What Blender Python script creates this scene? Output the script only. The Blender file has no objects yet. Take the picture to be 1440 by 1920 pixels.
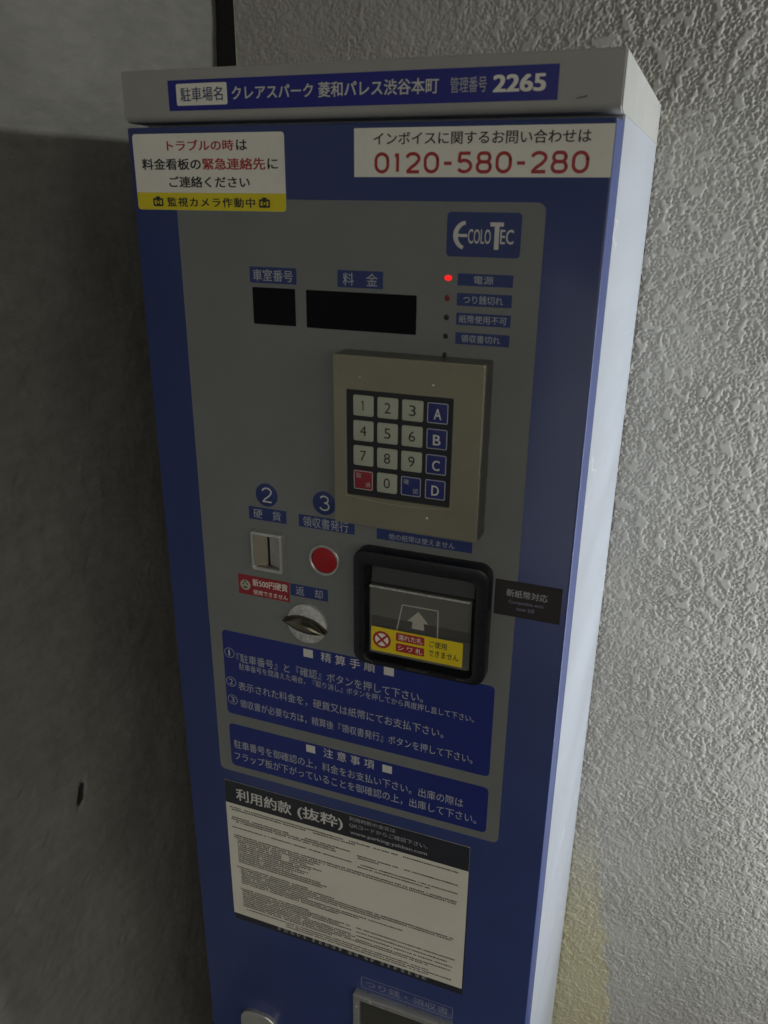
import bpy, bmesh, math, random
import numpy as np
from mathutils import Vector, Matrix

random.seed(4)
SC = bpy.context.scene
COL = SC.collection
R = math.radians

# ------------------------------------------------------------------ camera
cam_d = bpy.data.cameras.new('camera')
cam = bpy.data.objects.new('camera', cam_d)
COL.objects.link(cam)
YAW, PITCH, ROLL = -0.3586825, 0.37234853, -0.00926411
fwd = Vector((math.sin(YAW) * math.cos(PITCH), math.cos(YAW) * math.cos(PITCH), -math.sin(PITCH)))
right0 = Vector((math.cos(YAW), -math.sin(YAW), 0))
down0 = fwd.cross(right0)
right = math.cos(ROLL) * right0 + math.sin(ROLL) * down0
down = -math.sin(ROLL) * right0 + math.cos(ROLL) * down0
m = Matrix((right, -down, -fwd)).transposed().to_4x4()
m.translation = Vector((0.48568, -0.65, 1.40))
cam.matrix_world = m
cam_d.sensor_fit = 'VERTICAL'
cam_d.sensor_height = 36.0
cam_d.lens = 1522.6 / 1920 * 36.0
cam_d.clip_start = 0.02
cam_d.clip_end = 200
cam_d.dof.use_dof = True
cam_d.dof.focus_distance = 0.86
cam_d.dof.aperture_fstop = 9.0
SC.camera = cam

# ------------------------------------------------------------------ light
world = bpy.data.worlds.new('World')
SC.world = world
world.use_nodes = True
bg = world.node_tree.nodes['Background']
bg.inputs['Color'].default_value = (1.0, 0.97, 0.88, 1)
bg.inputs['Strength'].default_value = 1.0

SC.view_settings.view_transform = 'Standard'
SC.view_settings.look = 'None'
SC.view_settings.exposure = 0.0
SC.view_settings.gamma = 1.0

def area(name, loc, target, sx, sy, power, color):
    l = bpy.data.lights.new(name, 'AREA')
    l.shape = 'RECTANGLE'; l.size = sx; l.size_y = sy
    l.energy = power; l.color = color
    o = bpy.data.objects.new(name, l)
    COL.objects.link(o)
    o.location = loc
    d = Vector(target) - Vector(loc)
    o.rotation_euler = d.to_track_quat('-Z', 'Y').to_euler()
    return o
# upright lit panel standing against the stucco wall to the right
area('lit_panel_light', (1.14, 0.285, 0.87), (0.0, 0.285, 0.87), 0.15, 1.0, 10.0, (0.88, 0.94, 1.0))
# short fluorescent fitting on the wall above it
area('wall_tube_light', (1.15, 0.30, 1.80), (-0.16, 0.20, 1.5), 0.18, 0.05, 4.2, (0.97, 1.0, 0.97))

# ------------------------------------------------------------------ materials
def new_mat(name):
    mt = bpy.data.materials.new(name); mt.use_nodes = True
    nt = mt.node_tree
    return mt, nt, nt.nodes['Principled BSDF']

def paint(name, col, rough=0.4, metal=0.0, coat=0.0, var=0.12, nscale=30.0, bump=0.0, bscale=400.0,
          col2=None, coat_rough=0.05, spec=0.5, stretch=(1, 1, 1), rvar=0.12):
    mt, nt, b = new_mat(name)
    N, L = nt.nodes, nt.links
    tc = N.new('ShaderNodeTexCoord')
    mp = N.new('ShaderNodeMapping'); mp.inputs['Scale'].default_value = stretch
    L.new(tc.outputs['Object'], mp.inputs['Vector'])
    n1 = N.new('ShaderNodeTexNoise'); n1.inputs['Scale'].default_value = nscale
    n1.inputs['Detail'].default_value = 6; n1.inputs['Roughness'].default_value = 0.65
    L.new(mp.outputs['Vector'], n1.inputs['Vector'])
    mix = N.new('ShaderNodeMix'); mix.data_type = 'RGBA'
    c2 = col2 if col2 else tuple(c * (1 - var) for c in col)
    mix.inputs['A'].default_value = (*[min(1, c * (1 + var * .6)) for c in col], 1)
    mix.inputs['B'].default_value = (*c2, 1)
    mr = N.new('ShaderNodeMapRange'); mr.inputs['From Min'].default_value = .35; mr.inputs['From Max'].default_value = .65
    L.new(n1.outputs['Fac'], mr.inputs['Value'])
    L.new(mr.outputs['Result'], mix.inputs['Factor'])
    L.new(mix.outputs['Result'], b.inputs['Base Color'])
    rr_ = N.new('ShaderNodeMapRange')
    rr_.inputs['To Min'].default_value = max(0.02, rough - rvar); rr_.inputs['To Max'].default_value = min(1, rough + rvar)
    n2 = N.new('ShaderNodeTexNoise'); n2.inputs['Scale'].default_value = nscale * 2.3
    n2.inputs['Detail'].default_value = 5
    L.new(mp.outputs['Vector'], n2.inputs['Vector'])
    L.new(n2.outputs['Fac'], rr_.inputs['Value'])
    L.new(rr_.outputs['Result'], b.inputs['Roughness'])
    b.inputs['Metallic'].default_value = metal
    b.inputs['Coat Weight'].default_value = coat
    b.inputs['Coat Roughness'].default_value = coat_rough
    b.inputs['Specular IOR Level'].default_value = spec
    if bump:
        n3 = N.new('ShaderNodeTexNoise'); n3.inputs['Scale'].default_value = bscale
        n3.inputs['Detail'].default_value = 4
        L.new(mp.outputs['Vector'], n3.inputs['Vector'])
        bp = N.new('ShaderNodeBump'); bp.inputs['Strength'].default_value = bump
        bp.inputs['Distance'].default_value = 0.001
        L.new(n3.outputs['Fac'], bp.inputs['Height'])
        L.new(bp.outputs['Normal'], b.inputs['Normal'])
    return mt

M = {}
M['door_blue'] = paint('glossy_blue_paint', (0.038, 0.058, 0.185), 0.34, coat=0.22, coat_rough=.12, spec=.36, var=.08, nscale=12, bump=.05, bscale=90, rvar=.08)
M['panel_grey'] = paint('grey_overlay_film', (0.180, 0.192, 0.186), 0.42, var=.06, nscale=14, bump=.12, bscale=1500)
M['label_blue'] = paint('printed_blue', (0.020, 0.038, 0.160), 0.42, var=.08, nscale=40)
M['block_blue'] = paint('printed_deep_blue', (0.015, 0.027, 0.185), 0.40, var=.08, nscale=18)
M['plate_blue'] = paint('vinyl_blue', (0.010, 0.014, 0.230), 0.4, var=.06, nscale=25)
M['sticker_white'] = paint('sticker_white', (0.82, 0.80, 0.71), 0.45, var=.05, nscale=20)
M['paper_white'] = paint('terms_sheet_white', (0.72, 0.69, 0.60), 0.40, var=.05, nscale=16)
M['yellow'] = paint('sticker_yellow', (0.74, 0.62, 0.012), 0.4, var=.06, nscale=30)
M['yellow_bright'] = paint('sticker_lemon_yellow', (0.78, 0.60, 0.015), 0.35, var=.04, nscale=30)
M['ink_white'] = paint('ink_white', (0.62, 0.61, 0.58), 0.5, var=.05)
M['ink_soft'] = paint('ink_pale_grey', (0.42, 0.43, 0.45), 0.5, var=.08, nscale=120)
M['ink_faint'] = paint('ink_faint_blue_grey', (0.23, 0.24, 0.34), 0.5, var=.1, nscale=120)
M['ink_black'] = paint('ink_black', (0.022, 0.020, 0.020), 0.5, var=.1)
M['ink_navy'] = paint('ink_navy', (0.05, 0.065, 0.16), 0.5, var=.1)
M['ink_print'] = paint('fine_print_ink', (0.020, 0.018, 0.017), 0.6, var=.15)
M['ink_red'] = paint('ink_red', (0.40, 0.022, 0.022), 0.45, var=.06)
M['red_label'] = paint('sticker_red', (0.30, 0.018, 0.030), 0.4, var=.08)
M['black_label'] = paint('sticker_charcoal', (0.030, 0.026, 0.026), 0.42, var=.1)
M['header_black'] = paint('terms_header_charcoal', (0.026, 0.028, 0.036), 0.42, var=.1)
M['case'] = paint('cabinet_pale_grey_paint', (0.365, 0.385, 0.425), 0.36, var=.05, nscale=8, bump=.35, bscale=60, stretch=(1, .13, 1))
def scratches(mt):
    nt = mt.node_tree; N, L = nt.nodes, nt.links; b = N['Principled BSDF']
    tc = N.new('ShaderNodeTexCoord')
    def noise(scale, detail, dist, stretch):
        mp = N.new('ShaderNodeMapping'); mp.inputs['Scale'].default_value = stretch
        L.new(tc.outputs['Object'], mp.inputs['Vector'])
        n = N.new('ShaderNodeTexNoise'); n.inputs['Scale'].default_value = scale; n.inputs['Detail'].default_value = detail
        n.inputs['Distortion'].default_value = dist
        L.new(mp.outputs['Vector'], n.inputs['Vector']); return n.outputs['Fac']
    def mth(op, a, c=None, clamp=False):
        n = N.new('ShaderNodeMath'); n.operation = op; n.use_clamp = clamp
        for i, v in enumerate((a, c)):
            if v is None: continue
            if isinstance(v, (int, float)): n.inputs[i].default_value = v
            else: L.new(v, n.inputs[i])
        return n.outputs[0]
    line = mth('SUBTRACT', 1.0, mth('MULTIPLY', mth('ABSOLUTE', mth('SUBTRACT', noise(22, 1.5, .8, (1, .14, 1)), .5)), 85.0), True)
    mask = mth('MULTIPLY', mth('SUBTRACT', noise(16, 3, 0, (1, .2, 1)), .53), 14.0, True)
    sc = mth('MULTIPLY', line, mask)
    old = b.inputs['Base Color'].links[0].from_socket
    mx = N.new('ShaderNodeMix'); mx.data_type = 'RGBA'; L.new(mth('MULTIPLY', sc, .85), mx.inputs['Factor'])
    L.new(old, mx.inputs['A']); mx.inputs['B'].default_value = (.55, .55, .56, 1)
    # pale dirt streaks
    dirt = mth('MULTIPLY', mth('SUBTRACT', noise(9, 7, .3, (1, .2, .8)), .5), 1.6, True)
    m2 = N.new('ShaderNodeMix'); m2.data_type = 'RGBA'; L.new(dirt, m2.inputs['Factor'])
    L.new(mx.outputs['Result'], m2.inputs['A']); m2.inputs['B'].default_value = (.27, .27, .27, 1)
    L.new(m2.outputs['Result'], b.inputs['Base Color'])
    bp = N.new('ShaderNodeBump'); bp.inputs['Strength'].default_value = .5; bp.inputs['Distance'].default_value = .0006
    L.new(sc, bp.inputs['Height'])
    if b.inputs['Normal'].links: L.new(b.inputs['Normal'].links[0].from_socket, bp.inputs['Normal'])
    L.new(bp.outputs['Normal'], b.inputs['Normal'])
scratches(M['case'])
M['hood'] = paint('hood_grey_beige_paint', (0.355, 0.352, 0.332), 0.40, var=.06, nscale=14, bump=.15, bscale=200)
M['black_plastic'] = paint('black_plastic', (0.010, 0.011, 0.015), 0.30, var=.2, bump=.04, bscale=900)
M['black_glossy'] = paint('display_window', (0.003, 0.003, 0.006), 0.12, var=.1, spec=.16)
M['gap_black'] = paint('dark_gap', (0.004, 0.004, 0.004), 0.8, var=.1)
M['keypad_black'] = paint('keypad_membrane', (0.010, 0.013, 0.016), 0.5, var=.2)
M['key_white'] = paint('key_ivory', (0.40, 0.415, 0.335), 0.42, var=.05, nscale=60)
M['key_blue'] = paint('key_blue', (0.014, 0.022, 0.150), 0.4, var=.08)
M['key_red'] = paint('key_red', (0.26, 0.015, 0.022), 0.4, var=.08)
M['steel'] = paint('brushed_steel', (0.62, 0.62, 0.60), 0.32, metal=0.72, var=.10, nscale=60, bump=.2, bscale=500)
M['steel_dark'] = paint('dull_steel', (0.30, 0.29, 0.26), 0.36, metal=1.0, var=.15, nscale=60, bump=.2, bscale=400)
M['brass_plate'] = paint('stained_steel_plate', (0.32, 0.305, 0.225), 0.33, metal=0.6, var=.10, nscale=9, col2=(0.285, 0.27, 0.20), bump=.12, bscale=300)
M['brass'] = paint('worn_brass', (0.46, 0.42, 0.33), 0.36, metal=.8, var=.1)
M['scuffed'] = paint('scuffed_zinc', (0.60, 0.60, 0.585), 0.50, metal=0.35, var=.30, nscale=220, bump=.5, bscale=700)
M['button_red'] = paint('button_red', (0.36, 0.004, 0.010), 0.40, var=.05)
M['led_off'] = paint('led_dark', (0.010, 0.010, 0.010), 0.3)
M['led_dim'] = paint('led_dim_red', (0.20, 0.008, 0.012), 0.3)
M['smudge'] = paint('brown_scuff', (0.19, 0.175, 0.15), 0.7, var=.5, nscale=400)
M['corner_black'] = paint('black_joint_rubber', (0.008, 0.008, 0.007), 0.7, var=.3, nscale=60, bump=.4, bscale=200)

mt, nt, b = new_mat('led_lit_red')
b.inputs['Base Color'].default_value = (0.5, 0.01, 0.01, 1)
b.inputs['Emission Color'].default_value = (1.0, 0.012, 0.012, 1)
b.inputs['Emission Strength'].default_value = 1.1
M['led_on'] = mt

mt, nt, b = new_mat('smoked_clear_flap')
b.inputs['Base Color'].default_value = (0.93, 0.93, 0.90, 1)
b.inputs['Roughness'].default_value = 0.12
b.inputs['Transmission Weight'].default_value = 0.97
b.inputs['IOR'].default_value = 1.45
M['flap_clear'] = mt

# stucco: sprayed and pressed finish; the relief is in the mesh, the finest grit in the material
mt, nt, b = new_mat('stucco_beige')
N, L = nt.nodes, nt.links
geo = N.new('ShaderNodeNewGeometry')
na = N.new('ShaderNodeTexNoise'); na.inputs['Scale'].default_value = 7; na.inputs['Detail'].default_value = 6
L.new(geo.outputs['Position'], na.inputs['Vector'])
ra = N.new('ShaderNodeValToRGB')
ra.color_ramp.elements[0].position = .3; ra.color_ramp.elements[0].color = (0.345, 0.332, 0.298, 1)
ra.color_ramp.elements[1].position = .7; ra.color_ramp.elements[1].color = (0.405, 0.392, 0.355, 1)
L.new(na.outputs['Fac'], ra.inputs['Fac'])
# yellower wall colour low down beside the cabinet: a band with its own ragged outline
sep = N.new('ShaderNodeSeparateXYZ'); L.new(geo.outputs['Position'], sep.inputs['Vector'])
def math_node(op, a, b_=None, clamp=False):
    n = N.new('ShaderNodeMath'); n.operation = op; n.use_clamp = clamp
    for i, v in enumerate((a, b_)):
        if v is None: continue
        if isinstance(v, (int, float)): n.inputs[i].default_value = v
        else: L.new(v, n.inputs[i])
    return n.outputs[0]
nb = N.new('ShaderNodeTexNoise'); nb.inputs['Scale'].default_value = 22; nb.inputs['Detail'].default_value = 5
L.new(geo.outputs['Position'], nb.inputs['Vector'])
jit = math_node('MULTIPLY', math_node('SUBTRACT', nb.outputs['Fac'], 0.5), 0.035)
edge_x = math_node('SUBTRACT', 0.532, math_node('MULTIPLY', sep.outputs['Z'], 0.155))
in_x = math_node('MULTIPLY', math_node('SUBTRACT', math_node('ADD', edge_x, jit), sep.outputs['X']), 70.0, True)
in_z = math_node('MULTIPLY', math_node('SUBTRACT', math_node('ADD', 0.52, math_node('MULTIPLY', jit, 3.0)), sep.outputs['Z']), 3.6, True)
yellow_mask = math_node('MULTIPLY', in_x, in_z)
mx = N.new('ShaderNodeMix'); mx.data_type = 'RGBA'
L.new(yellow_mask, mx.inputs['Factor']); L.new(ra.outputs['Color'], mx.inputs['A'])
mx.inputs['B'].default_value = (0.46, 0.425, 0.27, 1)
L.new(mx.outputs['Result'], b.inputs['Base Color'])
b.inputs['Roughness'].default_value = 0.68
nc = N.new('ShaderNodeTexNoise'); nc.inputs['Scale'].default_value = 420; nc.inputs['Detail'].default_value = 3
L.new(geo.outputs['Position'], nc.inputs['Vector'])
bp = N.new('ShaderNodeBump'); bp.inputs['Strength'].default_value = 0.25; bp.inputs['Distance'].default_value = 0.001
L.new(nc.outputs['Fac'], bp.inputs['Height']); L.new(bp.outputs['Normal'], b.inputs['Normal'])
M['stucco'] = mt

# stucco beyond the close-up area: same look, relief from a bump
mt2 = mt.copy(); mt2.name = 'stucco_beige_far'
nt2 = mt2.node_tree
for n in nt2.nodes:
    if n.type == 'BUMP':
        n.inputs['Distance'].default_value = 0.004; n.inputs['Strength'].default_value = 0.9
    if n.type == 'TEX_NOISE' and n.inputs['Scale'].default_value == 420:
        n.inputs['Scale'].default_value = 190
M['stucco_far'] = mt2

# old cast concrete
mt, nt, b = new_mat('cast_concrete')
N, L = nt.nodes, nt.links
geo = N.new('ShaderNodeNewGeometry')
mp = N.new('ShaderNodeMapping'); mp.inputs['Rotation'].default_value = (R(35), 0, 0); mp.inputs['Scale'].default_value = (1, 1, 3.0)
L.new(geo.outputs['Position'], mp.inputs['Vector'])
n1 = N.new('ShaderNodeTexNoise'); n1.inputs['Scale'].default_value = 4.5; n1.inputs['Detail'].default_value = 9; n1.inputs['Roughness'].default_value = .62
L.new(geo.outputs['Position'], n1.inputs['Vector'])
n2 = N.new('ShaderNodeTexNoise'); n2.inputs['Scale'].default_value = 26; n2.inputs['Detail'].default_value = 6
L.new(mp.outputs['Vector'], n2.inputs['Vector'])
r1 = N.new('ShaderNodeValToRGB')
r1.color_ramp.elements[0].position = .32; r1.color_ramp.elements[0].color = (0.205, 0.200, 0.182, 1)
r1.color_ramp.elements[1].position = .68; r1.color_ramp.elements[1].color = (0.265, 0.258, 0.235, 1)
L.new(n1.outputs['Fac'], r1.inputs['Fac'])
r2 = N.new('ShaderNodeValToRGB')
r2.color_ramp.elements[0].position = .35; r2.color_ramp.elements[0].color = (0.90, 0.90, 0.90, 1)
r2.color_ramp.elements[1].position = .60; r2.color_ramp.elements[1].color = (1.03, 1.03, 1.03, 1)
L.new(n2.outputs['Fac'], r2.inputs['Fac'])
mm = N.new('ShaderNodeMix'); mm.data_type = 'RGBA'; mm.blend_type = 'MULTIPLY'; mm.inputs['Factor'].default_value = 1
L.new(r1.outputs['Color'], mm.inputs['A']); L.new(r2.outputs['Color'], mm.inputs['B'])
sp_ = N.new('ShaderNodeSeparateXYZ'); L.new(geo.outputs['Position'], sp_.inputs['Vector'])
ca, sa = math.cos(R(68)), math.sin(R(68))
dy_ = math_node('ADD', sp_.outputs['Y'], 0.011); dz_ = math_node('SUBTRACT', sp_.outputs['Z'], 0.692)
pp = math_node('MULTIPLY', math_node('ADD', math_node('MULTIPLY', dy_, ca), math_node('MULTIPLY', dz_, sa)), 1 / .0165)
qq = math_node('MULTIPLY', math_node('SUBTRACT', math_node('MULTIPLY', dz_, ca), math_node('MULTIPLY', dy_, sa)), 1 / .0062)
rad = math_node('ADD', math_node('ADD', math_node('MULTIPLY', pp, pp), math_node('MULTIPLY', qq, qq)), math_node('MULTIPLY', math_node('SUBTRACT', n2.outputs['Fac'], .5), 1.6))
hole_shade = math_node('MULTIPLY', math_node('SUBTRACT', 1.0, rad), 2.2, True)  # shade inside the elongated hole, put into the concrete colour
mh = N.new('ShaderNodeMix'); mh.data_type = 'RGBA'; L.new(hole_shade, mh.inputs['Factor'])
L.new(mm.outputs['Result'], mh.inputs['A']); mh.inputs['B'].default_value = (.015, .014, .012, 1)
L.new(mh.outputs['Result'], b.inputs['Base Color'])
b.inputs['Roughness'].default_value = 0.8
n3 = N.new('ShaderNodeTexNoise'); n3.inputs['Scale'].default_value = 110; n3.inputs['Detail'].default_value = 8; n3.inputs['Roughness'].default_value = .62
L.new(mp.outputs['Vector'], n3.inputs['Vector'])
bp = N.new('ShaderNodeBump'); bp.inputs['Strength'].default_value = 0.6; bp.inputs['Distance'].default_value = 0.002
L.new(n3.outputs['Fac'], bp.inputs['Height']); L.new(bp.outputs['Normal'], b.inputs['Normal'])
M['concrete'] = mt

# ------------------------------------------------------------------ helpers
def tag(o, label=None, cat=None, group=None, kind=None):
    if label: o['label'] = label
    if cat: o['category'] = cat
    if group: o['group'] = group
    if kind: o['kind'] = kind
    return o

WLOC = {}   # world location of every object's origin (nothing is rotated)
def link(name, me, mat, parent=None, smooth=35):
    """centre a world-space mesh on its own origin and link it under parent"""
    n = len(me.vertices)
    co = np.empty(n * 3, np.float32); me.vertices.foreach_get('co', co); co = co.reshape(-1, 3)
    c = (co.min(0) + co.max(0)) / 2
    me.vertices.foreach_set('co', (co - c).ravel())
    if smooth:
        me.shade_smooth(); me.set_sharp_from_angle(angle=R(smooth))
    for m_ in (mat if isinstance(mat, (list, tuple)) else [mat]): me.materials.append(m_)
    me.update()
    o = bpy.data.objects.new(name, me); COL.objects.link(o)
    w = Vector(c.tolist())
    if parent:
        o.parent = parent; o.location = w - WLOC[parent.name]
    else: o.location = w
    WLOC[o.name] = w
    return o

def build(name, bm, mat, parent=None, smooth=35, normals=True):
    if normals: bmesh.ops.recalc_face_normals(bm, faces=bm.faces)
    me = bpy.data.meshes.new(name); bm.to_mesh(me); bm.free()
    return link(name, me, mat, parent, smooth)

def rr(x0, x1, z0, z1, r, n=6):
    """outline of a rounded rectangle, in millimetres -> metres"""
    r = min(r, (x1 - x0) / 2, (z1 - z0) / 2)
    pts = []
    for cx, cz, a0 in ((x1 - r, z1 - r, 0), (x0 + r, z1 - r, 90), (x0 + r, z0 + r, 180), (x1 - r, z0 + r, 270)):
        for i in range(n + 1):
            a = R(a0 + 90 * i / n)
            pts.append(((cx + r * math.cos(a)) / 1000, (cz + r * math.sin(a)) / 1000))
    return pts

def loft(bm, loops, cap_first=True, cap_last=True):
    """loops: list of (outline, y_mm); consecutive outlines are joined by quads"""
    rings = [[bm.verts.new((p[0], y / 1000, p[1])) for p in o] for o, y in loops]
    for a, c in zip(rings, rings[1:]):
        n = len(a)
        for i in range(n):
            bm.faces.new((a[i], a[(i + 1) % n], c[(i + 1) % n], c[i]))
    if cap_first: bm.faces.new(rings[0])
    if cap_last: bm.faces.new(rings[-1])
    return bm

def plate(name, x0, x1, z0, z1, yb, yf, mat, parent, r=0.5, edge=0.0, n=5, bm=None):
    """flat or round-edged plate from y=yb (back) to y=yf (front), mm"""
    own = bm is None
    if own: bm = bmesh.new()
    L_ = [(rr(x0, x1, z0, z1, r, n), yb)]
    if edge > 0:
        k = 4
        for i in range(k + 1):
            a = R(90 * i / k); e = edge * (1 - math.cos(a))
            L_.append((rr(x0 + e, x1 - e, z0 + e, z1 - e, max(r - e, .2), n), yf + edge * (1 - math.sin(a))))
    else:
        L_.append((rr(x0, x1, z0, z1, r, n), yf))
    loft(bm, L_)
    return build(name, bm, mat, parent) if own else None

def disc(name, cx, cz, r, yb, yf, mat, parent, edge=0.3, rz=None, n=8):
    rz = rz or r
    bm = bmesh.new()
    def el(e): return [((cx + (r - e) * math.cos(a)) / 1000, (cz + (rz - e) * math.sin(a)) / 1000) for a in (2 * math.pi * i / (4 * n) for i in range(4 * n))]
    loft(bm, [(el(0), yb), (el(0), yf + edge), (el(edge * .3), yf + edge * .3), (el(edge), yf)])
    return build(name, bm, mat, parent)

def ringpart(name, cx, cz, ro, ri, yb, yf, mat, parent, n=10, depth=None):
    bm = bmesh.new()
    def el(r): return [((cx + r * math.cos(a)) / 1000, (cz + r * math.sin(a)) / 1000) for a in (2 * math.pi * i / (4 * n) for i in range(4 * n))]
    e = (ro - ri) * .3
    loft(bm, [(el(ro), yb), (el(ro), yf + e), (el(ro - e), yf), (el(ri + e), yf), (el(ri), yf + e), (el(ri), yb if depth is None else yf + depth)], False, False)
    return build(name, bm, mat, parent)

def glyphs(s, bold=0.0, res=3, spacing=1.0):
    cu = bpy.data.curves.new('t', 'FONT')
    cu.body = s; cu.size = 1.0; cu.resolution_u = res
    cu.space_character = spacing
    ob = bpy.data.objects.new('t', cu); COL.objects.link(ob)
    dg = bpy.context.evaluated_depsgraph_get()
    me = bpy.data.meshes.new_from_object(ob.evaluated_get(dg))
    bpy.data.objects.remove(ob); bpy.data.curves.remove(cu)
    if bold > 0.003:
        bm = bmesh.new(); bm.from_mesh(me); src = bm.faces[:]
        for i, (dx, dy) in enumerate(((bold * 2, 0), (0, bold * 1.2), (bold * 2, bold * 1.2), (bold, bold * .6))):
            d = bmesh.ops.duplicate(bm, geom=src)
            for v_ in d['geom']:
                if isinstance(v_, bmesh.types.BMVert): v_.co += Vector((dx, dy, .001 * (i + 1)))
        bm.to_mesh(me); bm.free()
    n = len(me.vertices); co = np.empty(n * 3, np.float32); me.vertices.foreach_get('co', co)
    return me, co.reshape(-1, 3)

def text(s, x0, x1, z0, z1, y, mat, parent, bold=0.0, res=3, spacing=1.0, name='lettering', shear=0.0):
    """printed lettering whose ink fills the box x0..x1, z0..z1 (mm) on the plane y (mm)"""
    me, co = glyphs(s, bold, res, spacing)
    lo, hi = co.min(0), co.max(0)
    out = np.empty_like(co)
    out[:, 0] = x0 + (co[:, 0] - lo[0]) / (hi[0] - lo[0]) * (x1 - x0)
    out[:, 2] = z0 + (co[:, 1] - lo[1]) / (hi[1] - lo[1]) * (z1 - z0)
    out[:, 1] = y - co[:, 2] * 12
    me.vertices.foreach_set('co', (out / 1000).ravel()); me.name = name
    me.materials.clear()
    return link(name, me, mat, parent, smooth=0)

def stroke(pts, w, y):
    """flat ribbon polygon along pts (mm)"""
    bm = bmesh.new(); L0 = []; L1 = []
    for i, p in enumerate(pts):
        a = pts[max(i - 1, 0)]; c = pts[min(i + 1, len(pts) - 1)]
        d = Vector((c[0] - a[0], c[1] - a[1])).normalized(); nrm = Vector((-d.y, d.x))
        ww = w[i] if isinstance(w, (list, tuple)) else w
        L0.append(bm.verts.new(((p[0] + nrm.x * ww / 2) / 1000, y / 1000, (p[1] + nrm.y * ww / 2) / 1000)))
        L1.append(bm.verts.new(((p[0] - nrm.x * ww / 2) / 1000, y / 1000, (p[1] - nrm.y * ww / 2) / 1000)))
    for i in range(len(pts) - 1): bm.faces.new((L0[i], L0[i + 1], L1[i + 1], L1[i]))
    return bm

def poly(bm, pts, y): bm.faces.new([bm.verts.new((p[0] / 1000, y / 1000, p[1] / 1000)) for p in pts])
def quad(bm, x0, x1, z0, z1, y): poly(bm, [(x0, z0), (x1, z0), (x1, z1), (x0, z1)], y)

def outline_rr(bm, x0, x1, z0, z1, r, w, y):
    a = rr(x0, x1, z0, z1, r); c = rr(x0 + w, x1 - w, z0 + w, z1 - w, max(r - w, .2))
    loft(bm, [(a, y), (c, y)], False, False)

def box(bm, x0, x1, y0, y1, z0, z1):
    v = [bm.verts.new(p) for p in ((x0, y0, z0), (x1, y0, z0), (x1, y1, z0), (x0, y1, z0), (x0, y0, z1), (x1, y0, z1), (x1, y1, z1), (x0, y1, z1))]
    for f in ((0, 1, 5, 4), (1, 2, 6, 5), (2, 3, 7, 6), (3, 0, 4, 7), (4, 5, 6, 7), (3, 2, 1, 0)): bm.faces.new([v[i] for i in f])

def arcp(cx, cz, rx, rz, a0, a1, n=14):
    return [(cx + rx * math.cos(R(a0 + (a1 - a0) * i / n)), cz + rz * math.sin(R(a0 + (a1 - a0) * i / n))) for i in range(n + 1)]
def rloop(x0, x1, z0, z1):
    r = min((x1 - x0) / 2, (z1 - z0) / 2) * .98
    p = arcp(x1 - r, z1 - r, r, r, 0, 90, 7) + arcp(x0 + r, z1 - r, r, r, 90, 180, 7) + arcp(x0 + r, z0 + r, r, r, 180, 270, 7) + arcp(x1 - r, z0 + r, r, r, 270, 360, 7)
    return p + p[:2]
def numeral(ch, x0, x1, z0, z1):
    w, h_ = x1 - x0, z1 - z0; q = w * .46
    P_ = lambda L0: [(x0 + a * w, z0 + c * h_) for a, c in L0]
    if ch == '0': return [rloop(x0, x1, z0, z1)]
    if ch == '8': return [rloop(x0 + w * .06, x1 - w * .06, z0 + h_ * .53, z1), rloop(x0, x1, z0, z0 + h_ * .53)]
    if ch == '1': return [P_([(.18, .84), (.34, .90), (.52, 1.0)]), P_([(.55, 1.02), (.55, 0)])]
    if ch == '2': return [arcp(x0 + w / 2, z1 - h_ * .27, w / 2, h_ * .27, 170, -30) + P_([(.72, .42), (.30, .20), (.06, .0)]), P_([(-.02, 0), (1.02, 0)])]
    if ch == '5': return [P_([(.95, 1), (.10, 1)]), P_([(.14, 1.02), (.07, .52)]), arcp(x0 + w * .48, z0 + h_ * .31, w * .52, h_ * .31, 140, -150)]
    if ch == '3': return [arcp(x0 + w * .48, z1 - h_ * .245, w * .42, h_ * .245, 160, -90), arcp(x0 + w * .48, z0 + h_ * .27, w * .5, h_ * .27, 90, -160)]
    if ch == '-': return [P_([(0, .46), (1, .46)])]
def numerals(items, z0, z1, w, y, mat, parent):
    """items: (character, x0, x1); pen strokes of width w"""
    tot = bmesh.new(); k = 0
    for ch, x0, x1 in items:
        for ln in numeral(ch, x0 + w / 2, x1 - w / 2, z0 + w / 2, z1 - w / 2):
            b0 = stroke(ln, w, y - .01 * (k % 3)); k += 1
            tmp = bpy.data.meshes.new('t'); b0.to_mesh(tmp); b0.free(); tot.from_mesh(tmp); bpy.data.meshes.remove(tmp)
    return build('lettering', tot, mat, parent, smooth=0, normals=False)

# ------------------------------------------------------------------ ground
bm = bmesh.new()
v = [bm.verts.new(p) for p in ((-20, -30, 0), (30, -30, 0), (30, 12, 0), (-20, 12, 0))]
bm.faces.new(v)
tag(build('ground', bm, paint('dark_asphalt', (.055, .055, .055), .85, var=.25, nscale=3), smooth=0), kind='structure')
bm = bmesh.new()
bm.faces.new([bm.verts.new(p) for p in ((-3, 2, 2.08), (6, 2, 2.08), (6, -1.5, 2.08), (-3, -1.5, 2.08))])  # unseen slab added overhead to cut ambient light on upper wall and hood
tag(build('overhead_blocker', bm, M['concrete'], smooth=0, normals=False), kind='structure')

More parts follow.
